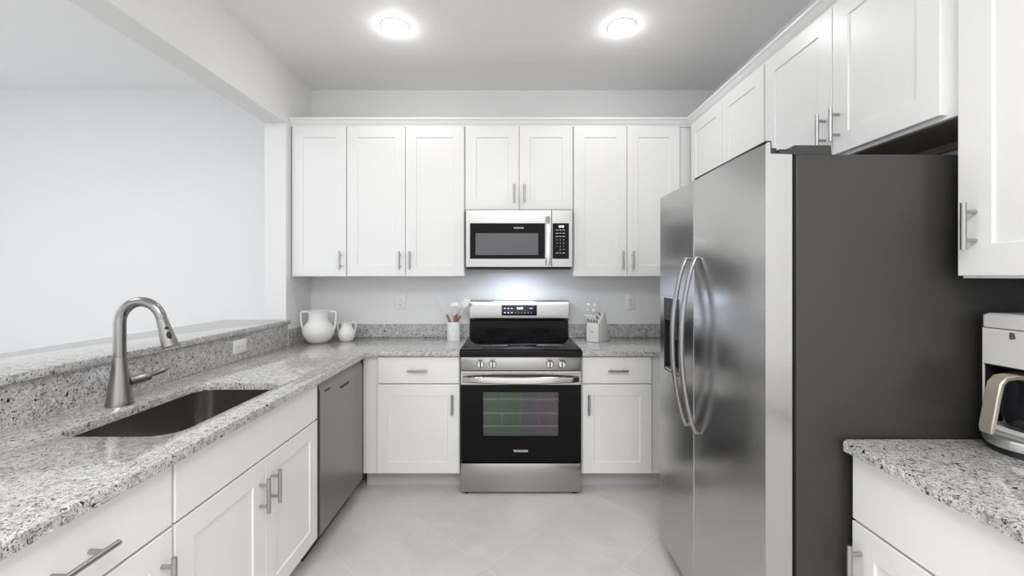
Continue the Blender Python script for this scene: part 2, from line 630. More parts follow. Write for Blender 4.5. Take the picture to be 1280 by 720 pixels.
def slab(outline, hole, z0, z1, bev=0.0):
    """flat stone slab with an optional hole"""
    b = bmesh.new()
    loops = []
    edges = []
    for lp in [outline] + ([hole] if hole else []):
        vs_ = [b.verts.new((x, y, z0)) for x, y in lp]
        es = [b.edges.new((vs_[k], vs_[(k + 1) % len(vs_)])) for k in range(len(vs_))]
        edges += es
        loops.append(vs_)
    bmesh.ops.triangle_fill(b, edges=edges, use_beauty=True, use_dissolve=False)
    r = bmesh.ops.extrude_face_region(b, geom=list(b.faces))
    for v in r['geom']:
        if isinstance(v, bmesh.types.BMVert):
            v.co.z = z1
    bmesh.ops.recalc_face_normals(b, faces=list(b.faces))
    if bev:
        es = [e for e in b.edges if len(e.link_faces) == 2 and e.calc_face_angle(0) > 1.0 and abs(e.verts[0].co.z - z1) < 1e-5 and abs(e.verts[1].co.z - z1) < 1e-5]
        bmesh.ops.bevel(b, geom=es, offset=bev, segments=2, affect='EDGES', profile=0.5)
    m = MB()
    m.bm.free()
    m.bm = b
    return m


t = thing('worktop', 'long L-shaped speckled granite worktop holding the sink on the left', 'worktop', (-1.2, 1.9, ZW0))
sink_hole = rounded_rect(-1.375, -1.005, 1.255, 1.885, 0.075)
outl = [(-0.900, 0.60), (-0.900, 2.655), (-0.880, 2.676), (-0.322, 2.676), (-0.322, YB - 0.001), (-1.549, YB - 0.001), (-1.549, 0.60)]
slab(outl, sink_hole, ZW0, ZW1, 0.004).build('slab', M_GRAN, t)
m = MB()
m.box(-1.564, -1.550, 0.60, 2.955, ZW1 - 0.03, 1.0425)
m.box(-1.564, -1.544, 2.955, YB - 0.001, ZW1 - 0.03, 1.002)
m.box(-1.544, -0.322, YB - 0.021, YB - 0.001, ZW1 + 0.0004, 1.002)
m.build('backsplash', M_GRAN, t)

t = thing('bar_top', 'raised granite bar top on the half wall behind the faucet', 'worktop', (-1.74, 1.7, 1.043))
MB().box(-1.99, -1.530, 0.45, Y_JAMB - 0.002, 1.0435, 1.073, 0.004).build('slab', M_GRAN, t)

t = thing('worktop', 'short granite worktop under the knife block, right of the range', 'worktop', (0.9, 3.0, ZW0))
slab([(0.456, 2.676), (XR - 0.002, 2.676), (XR - 0.002, YB - 0.001), (0.456, YB - 0.001)], None, ZW0, ZW1, 0.004).build('slab', M_GRAN, t)
MB().box(0.456, XR - 0.002, YB - 0.021, YB - 0.001, ZW1 + 0.0004, 1.002).build('backsplash', M_GRAN, t)

t = thing('worktop', 'granite worktop under the coffee maker at the right edge', 'worktop', (1.28, 0.9, ZW0))
slab([(0.975, 1.238), (0.960, 1.223), (0.960, 0.29), (XR - 0.002, 0.29), (XR - 0.002, 1.238)], None, ZW0, ZW1, 0.006).build('slab', M_GRAN, t)

# ------------------------------------------------------------------ sink
t = thing('sink', 'stainless undermount kitchen sink set into the left worktop', 'sink', (-1.19, 1.57, 0.67))


def rr3(grow, r, z):
    return [(x, y, z) for x, y in rounded_rect(-1.375 - grow, -1.005 + grow, 1.255 - grow, 1.885 + grow, r)]


MB().loft([rr3(-0.10, 0.03, 0.672), rr3(-0.035, 0.045, 0.676), rr3(-0.012, 0.062, 0.690), rr3(-0.004, 0.07, 0.72), rr3(0.003, 0.078, 0.8685),
           rr3(0.018, 0.09, 0.8685), rr3(0.018, 0.09, 0.866), rr3(0.006, 0.08, 0.864), rr3(0.0, 0.075, 0.71), rr3(-0.03, 0.05, 0.668), rr3(-0.10, 0.03, 0.666)]).build('basin', M_SINK, t, angle=50)
MB().lathe([(0.0, 0.0), (0.044, 0.0), (0.046, 0.003), (0.036, 0.004), (0.030, 0.0015), (0.0, 0.0015)], (-1.19, 1.66, 0.6725)).build('drain', M_CHROME, t)

# ------------------------------------------------------------------ faucet
FX, FY = -1.440, 1.563
t = thing('faucet', 'brushed nickel pull-down kitchen faucet standing behind the sink', 'faucet', (FX, FY, ZW1))
MB().lathe([(0.0, 0.0005), (0.042, 0.0005), (0.042, 0.004), (0.0395, 0.02), (0.034, 0.06), (0.027, 0.11), (0.0215, 0.15), (0.0195, 0.178), (0.0, 0.178)], (FX, FY, ZW1), 32).build('body', M_FAUC, t)
pts = [(FX, FY, ZW1 + 0.179), (FX, FY, ZW1 + 0.24), (FX, FY, ZW1 + 0.30)]
R_ = 0.073
for k in range(1, 15):
    a = PI * k / 14 * 0.945
    pts.append((FX + R_ - R_ * math.cos(a), FY + 0.012 * k / 14, ZW1 + 0.303 + R_ * 1.05 * math.sin(a)))
MB().tube(pts, [0.0190] * 3 + [0.0186 - 0.0001 * k for k in range(14)], 18).build('spout', M_FAUC, t)
e = Vector(pts[-1])
d = (Vector(pts[-1]) - Vector(pts[-2])).normalized()
hd = MB().tube([e + d * 0.001, e + d * 0.03, e + d * 0.078, e + d * 0.106, e + d * 0.110], [0.0175, 0.0195, 0.0245, 0.0265, 0.024], 22).build('spray_head', M_FAUC, t)
m = MB()
for q, ln, rr in ((0.034, 0.010, 0.0065), (0.062, 0.026, 0.0075)):
    c = e + d * q + Vector((0.0178, -0.0125, 0.0)) * (0.9 + q * 2.4)
    m.tube([c - d * ln / 2, c - d * ln * 0.3, c + d * ln * 0.3, c + d * ln / 2], [rr * 0.45, rr, rr, rr * 0.45], 12)
m.build('spray_button', M_BLACK, hd)
lv = MB().tube([(FX + 0.014, FY + 0.020, 0.980), (FX + 0.028, FY + 0.062, 0.984), (FX + 0.034, FY + 0.084, 0.986), (FX + 0.035, FY + 0.090, 0.987)], [0.020, 0.0205, 0.0175, 0.011], 20).build('lever_hub', M_FAUC, t)
MB().tube([(FX + 0.034, FY + 0.086, 0.987), (FX + 0.038, FY + 0.105, 0.990), (FX + 0.044, FY + 0.135, 0.997), (FX + 0.050, FY + 0.160, 1.003), (FX + 0.052, FY + 0.167, 1.004)], [0.0065, 0.009, 0.0115, 0.009, 0.003], 14, up=(0, 0, 1)).build('lever', M_FAUC, lv)

# ------------------------------------------------------------------ dishwasher
t = thing('dishwasher', 'stainless dishwasher built in at the end of the left run', 'dishwasher', (-1.24, 2.34, 0))
MB().box(-1.545, -0.952, 2.040, 2.634, 0.10, 0.866).build('tub', M_BLACK, t)
fnp = lambda a, b, y: (a, y, b)
prof = [(-0.951, 0.118), (-0.922, 0.118), (-0.918, 0.122), (-0.918, 0.790), (-0.920, 0.820), (-0.930, 0.850), (-0.936, 0.858), (-0.951, 0.858)]
dr = MB().prism(prof, fnp, 2.048, 2.632).build('door', M_DARKST, t)
MB().tube([(-0.9185, 2.285, 0.778), (-0.9165, 2.30, 0.773), (-0.9165, 2.39, 0.773), (-0.9185, 2.405, 0.778)], [0.004, 0.006, 0.006, 0.004], 10).build('pocket_handle', M_BLACK, dr)
fL = lambda X, Y, Z: (lambda x, y, z: (X + z, Y + x, Z + y))
MB().text('FRIGIDAIRE', fL(-0.9185, 2.13, 0.806), 0.013).build('lettering', M_GREY, dr)
MB().box(-1.02, -1.0, 2.044, 2.632, 0.002, 0.112).build('kick_plate', M_BLACK, t)

# ------------------------------------------------------------------ range
RX0, RX1 = -0.3135, 0.4445
RC = (RX0 + RX1) / 2
t = thing('range', 'stainless and black freestanding electric range in the middle of the back wall', 'stove', (RC, 3.0, 0))
fR = lambda u, v, n: (u, 3.19 - n, v)
WX0, WX1, WZ0, WZ1 = -0.172, 0.303, 0.367, 0.645
MB().ring(fR, RX0, RX1, 0.03, 0.866, 0.47, (WX0 - 0.02, WX1 + 0.02, WZ0 - 0.03, WZ1 + 0.03), 0.36, 0.002, 0.001).build('body', M_BLACK, t)
cv = MB()
cv.box(WX0 - 0.017, WX1 + 0.017, 3.05, 3.078, WZ0 - 0.027, WZ1 + 0.027)
cv.build('oven_back', M_CAVITY, t)
for z in (0.405, 0.488, 0.580):
    m = MB()
    for k in range(5):
        x = WX0 - 0.01 + (WX1 - WX0 + 0.02) * k / 4
        m.cyl((x, 2.745, z), (x, 3.03, z), 0.0016, seg=6)
    m.cyl((WX0 - 0.016, 2.745, z), (WX1 + 0.016, 2.745, z), 0.0048, seg=8)
    m.cyl((WX0 - 0.016, 3.03, z), (WX1 + 0.016, 3.03, z), 0.003, seg=8)
    m.build('oven_rack', M_RACK, t)
# cooktop
m = MB()
m.prism([(2.657, 0.868), (2.657, 0.905), (2.664, 0.9155), (3.235, 0.9155), (3.235, 0.868)], lambda a, b, x: (x, a, b), RX0 - 0.004, RX1 + 0.004, 0.002, 1)
ct = m.build('cooktop', M_BLKGL, t)
M_RINGS = mat('burner_print', (0.045, 0.045, 0.048), 0.2)
for bx_, by_, br_ in ((-0.115, 2.83, 0.105), (0.255, 2.83, 0.085), (-0.115, 3.09, 0.075), (0.255, 3.09, 0.085)):
    MB().lathe([(br_ - 0.004, 0.0002), (br_, 0.0002), (br_, 0.0006), (br_ - 0.004, 0.0006)], (bx_, by_, 0.9155), 48, closed=True).build('burner_ring', M_RINGS, ct)
# control panel with knobs
cp = MB().box(RX0, RX1, 2.668, 2.72, 0.783, 0.866, 0.002).build('control_panel', M_STEEL, t)
for px in (601, 616, 687, 702):
    x = (px - 638) / 198.0
    kn = MB()
    kn.tube([(x, 2.6675, 0.824), (x, 2.662, 0.824), (x, 2.656, 0.824), (x, 2.646, 0.824), (x, 2.644, 0.824)], [0.0245, 0.0245, 0.021, 0.020, 0.018], 24)
    k_ = kn.build('knob', M_CHROME, t)
    MB().box(x - 0.0035, x + 0.0035, 2.638, 2.6445, 0.806, 0.843, 0.0015).build('grip', M_BLACK, k_)
for px in (601, 616, 687, 702):
    x = (px - 638) / 198.0
    MB().prism([(x + r_ * math.cos(a_), 0.824 + r_ * math.sin(a_)) for r_, a_ in [(0.029, 0.9 + 0.135 * k) for k in range(11)] + [(0.0315, 0.9 + 0.135 * k) for k in range(10, -1, -1)]], lambda a, b, y: (a, y, b), 2.6672, 2.6685).build('knob_dial_print', M_BLACK, cp)
# oven door
fD = lambda u, v, n: (u, 2.718 - n, v)
od = MB().ring(fD, RX0 + 0.001, RX1 - 0.001, 0.200, 0.690, 0.045, (WX0, WX1, WZ0, WZ1), 0.045, 0.002, 0.002, through=True).build('oven_door', M_BLKGL, t)
MB().box(WX0 + 0.002, WX1 - 0.002, 2.676, 2.680, WZ0 + 0.002, WZ1 - 0.002).build('window_pane', M_OVENGL, od)
m = MB()
m.ring(fD, RX0, RX1, 0.6905, 0.7795, 0.048, (RX0 + 0.012, RX1 - 0.012, 0.757, 0.766), 0.012, 0.001, 0.002)
tr = m.build('door_trim', M_STEEL, od, 'stainless top band of the oven door')
for a, b in ((-0.16, -0.135), (-0.045, -0.02), (0.15, 0.175), (0.27, 0.295)):
    MB().box(RC - 0.065 + a, RC - 0.065 + b + 0.02, 2.6705, 2.69, 0.7575, 0.7655).build('vent_bridge', M_STEEL, tr)
# bowed flat handle
rings = []
for k in range(25):
    s = k / 24.0
    x = RX0 + 0.014 + (RX1 - RX0 - 0.028) * s
    bow = math.sin(PI * s) ** 0.7 * 0.042
    y = 2.665 - bow
    zc = 0.728
    hh = 0.0185 + 0.0045 * math.sin(PI * s)
    tk = 0.007
    rings.append([(x, y - tk, zc + hh * 0.75), (x, y - tk * 1.3, zc), (x, y - tk, zc - hh * 0.75), (x, y, zc - hh), (x, y + tk * 0.6, zc - hh * 0.8), (x, y + tk * 0.6, zc + hh * 0.8), (x, y, zc + hh)])
MB().loft(rings).build('handle', M_CHROME, od)
fB = lambda X, Y, Z: (lambda x, y, z: (X + x, Y - z, Z + y))
MB().text('FRIGIDAIRE', fB((651 - 638) / 198, 2.6725, 1.372 - (563.5 - 346) / 198), 0.0175, bold=0.0005).build('lettering', M_PRINT, od)
# drawer, feet
dw = MB().box(RX0, RX1, 2.672, 2.718, 0.014, 0.195, 0.004).build('storage_drawer', M_STEEL, t)
for x in (RX0 + 0.04, RX1 - 0.04):
    for y in (2.70, 3.15):
        MB().cyl((x, y, 0.0005), (x, y, 0.032), 0.017, seg=16).build('foot', M_BLACK, t)
# backguard
bk = MB().prism([(3.238, 0.9158), (3.238, 1.035), (3.222, 1.052), (3.30, 1.052), (3.30, 0.9158)], lambda a, b, x: (x, a, b), RX0 + 0.004, RX1 - 0.003).build('backguard', M_BLKGL, t)
pnl = MB().prism([(3.212, 1.038), (3.205, 1.052), (3.200, 1.060), (3.206, 1.184), (3.212, 1.191), (3.308, 1.191), (3.308, 1.0525), (3.221, 1.0525)], lambda a, b, x: (x, a, b), RX0 + 0.004, RX1 - 0.003, 0.0015, 1).build('backguard_panel', M_STEEL, t)
dx0, dx1, dz0, dz1 = -0.066, 0.200, 1.079, 1.158
dp = MB().box(dx0, dx1, 3.1985, 3.2085, dz0, dz1, 0.002).build('display', M_NAVY, pnl)
MB().text('12:00', fB(0.070, 3.1983, 1.134), 0.022, 0.0003, bold=0.0006).build('clock_digits', M_LED, dp)
for k in range(3):
    for z in (1.134, 1.102):
        MB().box(-0.047 + 0.026 * k, -0.036 + 0.026 * k, 3.1978, 3.1984, z - 0.0025, z + 0.0025).build('touch_key', M_LED, dp)
for k in range(6):
    MB().box(0.036 + 0.024 * k, 0.041 + 0.024 * k, 3.1978, 3.1984, 1.100, 1.104).build('touch_key', M_PRINT, dp)
MB().text('TIMER', fB(0.155, 3.1983, 1.134), 0.010, 0.0003).build('key_lettering', M_LED, dp)

# ------------------------------------------------------------------ microwave
SMW = 179.7
YM = 2.95
mx = lambda px: (px - 638) / SMW
mz = lambda py: 1.372 - (py - 346) / SMW
t = thing('microwave', 'stainless over-the-range microwave hanging above the stove', 'microwave', (0.06, YB - 0.001, mz(336)))
MB().box(mx(582.5), mx(715.3), YM + 0.03, YB - 0.002, mz(335.5), 1.842, 0.002).build('housing', M_BLACK, t)
MB().box(mx(584), mx(714), YM + 0.032, YM + 0.05, mz(337), mz(335.6), 0.0).build('vent_strip', M_GREY, t)
fM = lambda u, v, n: (u, YM + 0.029 - n, v)
gx0, gx1, gz0, gz1 = mx(587.4), mx(681.2), mz(323.6), mz(279)
dr = MB().ring(fM, mx(582), mx(689.4), mz(334), mz(262.2), 0.029, (gx0, gx1, gz0, gz1), 0.003, 0.0008, 0.003).build('door', M_STEEL, t)
gl = MB().ring(lambda u, v, n: (u, YM + 0.0028 - n, v), gx0 + 0.001, gx1 - 0.001, gz0 + 0.001, gz1 - 0.001, 0.003, (mx(594), mx(673.2), mz(319), mz(291.2)), 0.001, 0.0006, 0.0005).build('door_glass', M_BLKGL, dr)
MB().box(mx(594.4), mx(672.8), YM + 0.0004, YM + 0.0018, mz(318.7), mz(291.5)).build('window_pane', M_MWGL, dr)
MB().text('FRIGIDAIRE', fB(mx(648.5), YM - 0.0006, mz(285)), 0.0135, 0.0003, bold=0.0004).build('lettering', M_PRINT, dr)
# flat bowed handle
hx0, hx1 = mx(682.0), mx(687.6)
rings = []
for k in range(13):
    s = k / 12.0
    z = mz(271) + (mz(331.8) - mz(271)) * s
    yo = YM - 0.016 - 0.022 * math.sin(PI * min(1, max(0, s))) ** 0.6
    rings.append([(hx0, yo, z), (hx0 + 0.006, yo - 0.005, z), (hx1 - 0.006, yo - 0.005, z), (hx1, yo, z), (hx1 - 0.004, yo + 0.006, z), (hx0 + 0.004, yo + 0.006, z)])
hm = MB().loft(rings)
for py in (274.5, 329.5):
    hm.box(hx0 + 0.006, hx1 - 0.006, YM - 0.018, YM + 0.001, mz(py) - 0.008, mz(py) + 0.008)
hm.build('handle', M_CHROME, dr)
ctl = MB().ring(fM, mx(689.8), mx(715.8), mz(334), mz(262.2), 0.029, (mx(690.6), mx(711.2), gz0, gz1), 0.003, 0.0008, 0.003).build('control_panel', M_STEEL, t)
kp = MB().box(mx(690.8), mx(711.0), YM + 0.0006, YM + 0.004, gz0 + 0.001, gz1 - 0.001).build('keypad', M_BLKGL, ctl)
MB().text('8:42', fB(mx(701.8), YM + 0.0004, mz(283.2)), 0.020, 0.0003, bold=0.0008).build('clock_digits', M_LED, kp)
m = MB()
keys = [['', '', ''], ['7', '8', '9'], ['4', '5', '6'], ['1', '2', '3'], ['', '0', '']]
for r_, py in enumerate((287.5, 291.5, 295.5, 299.8, 303.8, 308.0, 312.0, 316.2)):
    for c_, px in enumerate((696.2, 700.4, 704.6)):
        if r_ in (0, 1, 2, 7):
            m.box(mx(px - 1.4), mx(px + 1.4), YM + 0.0001, YM + 0.0007, mz(py) - 0.0022, mz(py) + 0.0022)
        elif r_ == 6:
            if c_ == 1:
                m.text('0', fB(mx(px), YM + 0.0004, mz(py)), 0.014, 0.0003)
            elif c_ == 2:
                m.text('START', fB(mx(px + 0.6), YM + 0.0004, mz(py)), 0.008, 0.0003)
        else:
            m.text(keys[r_ - 2][c_], fB(mx(px), YM + 0.0004, mz(py)), 0.013, 0.0003)
m.build('key_print', M_PRINT, kp)
lens = MB().box(-0.09, 0.19, 3.06, 3.12, mz(335.6) - 0.003, mz(335.6) - 0.0002, 0.001).build('work_light', mat('work_light_lens', (1, 1, 1), 0.4, emit=(0.8, 0.88, 1), emit_s=3.0), t)
lo = area('work_lamp', (0.05 - ROOT[t.name].x, 3.10 - ROOT[t.name].y, mz(337) - 0.006 - ROOT[t.name].z), (0, 0, 0), 0.30, 0.06, 1.25, (0.72, 0.82, 1.0), parent=t)

# ------------------------------------------------------------------ refrigerator
FX0 = 0.750
t = thing('refrigerator', 'tall stainless side-by-side refrigerator with dark grey side on the right', 'refrigerator', (1.16, 1.686, 0))
MB().box(0.842, 1.585, 1.250, 2.122, 0.055, 1.733, 0.004).build('cabinet_shell', M_FRSIDE, t)
MB().box(0.829, 0.8415, 1.262, 2.112, 0.075, 1.725).build('gasket', M_BLACK, t)
fF = lambda u, v, n: (0.828 - n, u, v)
# near (fresh food) door: front skin stands a little above the door body
prof = [(0.828, 0.072), (FX0 + 0.010, 0.072), (FX0 + 0.003, 0.074), (FX0, 0.082), (FX0, 1.760), (FX0 + 0.004, 1.767), (FX0 + 0.016, 1.768), (FX0 + 0.018, 1.737), (0.828, 1.735)]
rings = []
for y, g in ((1.246, 0.0), (1.2465, 0.0), (1.30, -0.003), (1.48, -0.005), (1.68, -0.003), (1.7295, 0.0), (1.730, 0.0)):
    rings.append([(x + (g if x < FX0 + 0.02 else 0), y, z) for x, z in prof])
rd = MB().loft(rings).build('refrigerator_door', M_STEELV, t)
MB().prism([(FX0 + 0.0185, 1.7375), (FX0 + 0.0165, 1.7715), (FX0 - 0.0005, 1.7715), (FX0 - 0.0005, 1.7685), (FX0 + 0.0145, 1.7685), (FX0 + 0.0145, 1.734), (0.829, 1.732), (0.829, 1.7365)], lambda a, b, y: (a, y, b), 1.2455, 1.7295).build('door_cap', M_GREY, rd)
# far (freezer) door with dispenser recess
HY0, HY1, HZ0, HZ1 = 1.885, 2.070, 0.925, 1.270
fz = MB().ring(fF, 1.735, 2.126, 0.072, 1.768, 0.078, (HY0, HY1, HZ0, HZ1), 0.055, 0.003, 0.004).build('freezer_door', M_STEELV, t)
ds = MB()
ds.box(FX0 - 0.002, FX0 + 0.045, HY0 + 0.004, HY1 - 0.004, 1.165, HZ1 - 0.003, 0.003)
dpn = ds.build('dispenser_panel', M_GREY, fz)
m = MB()
m.box(FX0 + 0.0462, FX0 + 0.050, HY0 + 0.005, HY1 - 0.005, HZ0 + 0.005, 1.164)
m.box(FX0 + 0.002, FX0 + 0.046, HY0 + 0.004, HY0 + 0.009, HZ0 + 0.004, 1.164)
m.box(FX0 + 0.002, FX0 + 0.046, HY1 - 0.009, HY1 - 0.004, HZ0 + 0.004, 1.164)
m.build('dispenser_bay', M_BLACK, fz)
MB().box(FX0 + 0.001, FX0 + 0.046, HY0 + 0.010, HY1 - 0.010, HZ0 + 0.004, HZ0 + 0.012, 0.001).build('drip_tray', M_SILVER, fz)
MB().box(FX0 + 0.018, FX0 + 0.030, 1.955, 2.000, 1.08, 1.160, 0.003).build('dispenser_paddle', M_GREY, fz)
for y, par in ((1.690, rd), (1.782, fz)):
    pts, rr = [], []
    for k in range(21):
        s = k / 20.0
        out = 0.012 + 0.058 * math.sin(PI * s) ** 0.75
        pts.append((FX0 - out, y, 0.75 + 0.70 * s))
        rr.append(0.0105 + 0.003 * math.sin(PI * s))
    pts = [(FX0 + 0.0005, y, 0.752)] + pts + [(FX0 + 0.0005, y, 1.448)]
    rr = [0.010] + rr + [0.010]
    MB().tube(pts, rr, 16, up=(0, 1, 0), flat=0.75).build('handle', M_PULL, par)
# hinge cover, base grille, rollers
m = MB()
m.prism([(0.800, 1.7375), (0.800, 1.752), (0.835, 1.752), (0.846, 1.764), (0.955, 1.764), (0.958, 1.734), (0.845, 1.734), (0.845, 1.7375)], lambda a, b, y: (a, y, b), 1.262, 1.335, 0.001, 1)
m.cyl((0.790, 1.285, 1.7375), (0.790, 1.285, 1.758), 0.014, seg=18)
m.build('hinge_cover', M_GREY, t)
MB().box(0.835, 0.860, 1.262, 2.112, 0.022, 0.054, 0.003).build('base_grille', M_BLACK, t)
for y in (1.29, 2.085):
    MB().box(0.800, 0.86, y - 0.03, y + 0.03, 0.0, 0.07, 0.006).build('front_foot', M_GREY, t)
    MB().box(1.50, 1.56, y - 0.03, y + 0.03, 0.0, 0.056, 0.006).build('rear_foot', M_GREY, t)

# ------------------------------------------------------------------ vases


def vase(label, c, prof, hpts, r, rot=0.0):
    t = thing('vase', label, 'vase', c, 'white two-handled vases')
    MB().lathe(prof, c, 44).build('body', M_CERAM, t, angle=60)
    for s in (-1, 1):
        pts = [(c[0] + s * x * math.cos(rot), c[1] + s * x * math.sin(rot), c[2] + z) for x, z in hpts]
        MB().tube(pts, r, 12, up=(-math.sin(rot), math.cos(rot), 0), flat=1.0).build('handle', M_CERAM, t)


vase('larger white two-handled ceramic vase, nearest the left wall', (-1.385, 3.06, ZW1 + 0.0005),
     [(0, 0), (0.060, 0), (0.066, 0.004), (0.090, 0.028), (0.106, 0.062), (0.109, 0.085), (0.102, 0.112), (0.082, 0.136), (0.069, 0.152), (0.065, 0.172), (0.066, 0.205), (0.072, 0.226), (0.074, 0.230), (0.070, 0.231), (0.061, 0.20), (0.059, 0.17), (0.075, 0.13), (0.095, 0.09), (0.08, 0.03), (0, 0.012)],
     [(0.066, 0.219), (0.090, 0.221), (0.112, 0.220), (0.120, 0.212), (0.121, 0.19), (0.119, 0.15), (0.114, 0.115), (0.103, 0.085)], [0.008, 0.008, 0.008, 0.0085, 0.0075, 0.0075, 0.0075, 0.008], 0.12)
vase('smaller white two-handled ceramic vase, right of the larger one', (-1.208, 3.13, ZW1 + 0.0005),
     [(0, 0), (0.040, 0), (0.044, 0.003), (0.055, 0.025), (0.060, 0.048), (0.057, 0.068), (0.047, 0.088), (0.039, 0.104), (0.038, 0.120), (0.042, 0.136), (0.044, 0.139), (0.040, 0.140), (0.034, 0.12), (0.035, 0.10), (0.05, 0.06), (0.045, 0.02), (0, 0.008)],
     [(0.038, 0.130), (0.052, 0.138), (0.064, 0.136), (0.068, 0.124), (0.067, 0.10), (0.063, 0.075), (0.056, 0.055)], [0.0055, 0.0055, 0.0055, 0.006, 0.005, 0.005, 0.0055])

# ------------------------------------------------------------------ utensil crock
SU = 169.5
CY = 3.127
ux = lambda px: (px - 638) / SU
uz = lambda py: 1.372 - (py - 346) / SU
CX = ux(567)
t = thing('utensil_crock', 'white ceramic utensil crock on the worktop left of the range', 'crock', (CX, CY, ZW1))
MB().lathe([(0, 0.0005), (0.044, 0.0005), (0.046, 0.003), (0.047, 0.138), (0.046, 0.141), (0.043, 0.141), (0.042, 0.138), (0.041, 0.008), (0, 0.008)], (CX, CY, ZW1), 36).build('body', M_CERAM, t)
MB().text('A', fB(CX, CY - 0.0475, ZW1 + 0.085), 0.018, 0.0008).build('emblem', mat('grey_emblem', (0.45, 0.45, 0.45), 0.5), t)


def utensil(name, label, head, x0, y0, x1, y1, ztop, brown_top=1.105):
    """stick from the crock floor (x0,y0) to (x1,y1,ztop); head builds the working end"""
    a = Vector((CX + x0, CY + y0, ZW1 + 0.010))
    b = Vector((CX + x1, CY + y1, ztop))
    d = (b - a).normalized()
    k = (brown_top - a.z) / d.z
    t = thing(name, label, 'kitchen utensil', a, 'utensils in the crock')
    h = a + d * k
    MB().tube([a, a + d * 0.02, h - d * 0.01, h], [0.0065, 0.0085, 0.0085, 0.006], 12).build('grip', M_UTWOOD, t, 'brown wooden grip')
    if name != 'whisk':
        MB().tube([h - d * 0.002, b], [0.0045, 0.004], 10).build('stem', M_SILIC, t)
    head(t, h if name == 'whisk' else b, d, b)


def side(d):
    s = d.cross(Vector((0, 1, 0))).normalized()
    return s, s.cross(d).normalized()


def spatula(t, b, d, _):
    s, n = side(d)
    r = [[b + d * q + s * w * sx + n * th * sn for sx, sn in ((-1, -1), (1, -1), (1, 1), (-1, 1))] for q, w, th in ((-0.006, 0.006, 0.003), (0.010, 0.022, 0.0035), (0.055, 0.026, 0.003), (0.064, 0.022, 0.002))]
    MB().loft(r).build('blade', M_SILIC, t)


def spoon(t, b, d, _):
    s, n = side(d)
    rings = []
    for q, w in ((-0.004, 0.004), (0.004, 0.014), (0.018, 0.025), (0.034, 0.030), (0.050, 0.026), (0.060, 0.014), (0.063, 0.003)):
        dip = 0.010 * (w / 0.03) ** 2
        rings.append([b + d * q + s * w * math.cos(2 * PI * k / 14) + n * (0.004 * math.sin(2 * PI * k / 14) + dip * (1 - math.cos(2 * PI * k / 14) ** 2)) for k in range(14)])
    MB().loft(rings).build('bowl', M_SILIC, t)


def ladle(t, b, d, _):
    c = b + Vector((0, -0.012, 0.0))
    pr = [(0.0, 0.022), (0.020, 0.019), (0.031, 0.010), (0.035, -0.003), (0.034, -0.008), (0.031, -0.006), (0.027, 0.006), (0.017, 0.014), (0.0, 0.017)]
    MB().lathe(pr, c, 24).build('bowl', M_SILIC, t, angle=60)


def whisk(t, h, d, b):
    s, n = side(d)
    m = MB()
    L = (b - h).length
    for k in range(4):
        a = PI * k / 4
        w = s * math.cos(a) + n * math.sin(a)
        pts = []
        for q in range(15):
            f = q / 14.0
            ang = PI * f
            pts.append(h + d * (L * math.sin(ang) ** 0.8) + w * (0.020 * math.cos(ang) * (0.25 + 0.75 * math.sin(ang))))
        m.tube(pts, 0.0013, 6)
    m.build('wires', M_SILIC, t)


utensil('whisk', 'white wire whisk leaning left in the crock', whisk, 0.026, 0.011, -0.112, 0.010, 1.232, 1.092)
utensil('ladle', 'white round-bowled ladle in the middle of the crock', ladle, 0.012, -0.028, 0.010, -0.026, 1.168, 1.090)
utensil('serving_spoon', 'white spoon standing behind the ladle in the crock', spoon, 0.002, 0.029, 0.024, 0.026, 1.135, 1.096)
utensil('spatula', 'white flat spatula leaning right in the crock', spatula, -0.028, -0.007, 0.078, -0.008, 1.152, 1.088)

# ------------------------------------------------------------------ knife block
KA = math.atan2(-0.75, -0.66)
KL = (0.640, 3.112, ZW1 + 0.0005)
t = thing('knife_block', 'white slanted knife block on the worktop right of the range', 'knife block', KL, rotz=KA)
fK = lambda f, z, w: (f, w, z)
MB().prism([(0.072, 0), (0.075, 0.004), (0.075, 0.122), (0.068, 0.130), (-0.014, 0.212), (-0.026, 0.214), (-0.032, 0.208), (-0.090, 0.004), (-0.088, 0)], fK, -0.048, 0.048, 0.002, 2).build('block', M_CMWH, t)
MB().text('A', lambda x, y, z: (0.0753 + z, x, 0.075 + y), 0.024, 0.0006).build('emblem', M_SLOT, t)
KM = Matrix.Translation(KL) @ Matrix.Rotation(KA, 4, 'Z')
nK = Vector((0.707, 0, 0.707))
aK = Vector((-0.707, 0, 0.707))


def knife(label, along, w, ln, rad):
    p = Vector((0.068, w, 0.130)) + aK * along + nK * 0.0012
    tr = thing('kitchen_knife', label, 'knife', KM @ p, 'knives in the block', rotz=KA)
    B = nK
    MB().tube([Vector((0, 0, 0)), B * 0.034], 0.0065, 8, up=(0, 1, 0), flat=0.45).build('bolster', M_UTWOOD, tr, 'brown bolster')
    MB().tube([B * 0.0345, B * 0.042, B * (ln * 0.65), B * ln, B * (ln + 0.004)], [rad * 0.8, rad, rad * 0.92, rad * 1.05, rad * 0.7], 12, up=(0, 1, 0), flat=0.7).build('grip', M_SILIC, tr)


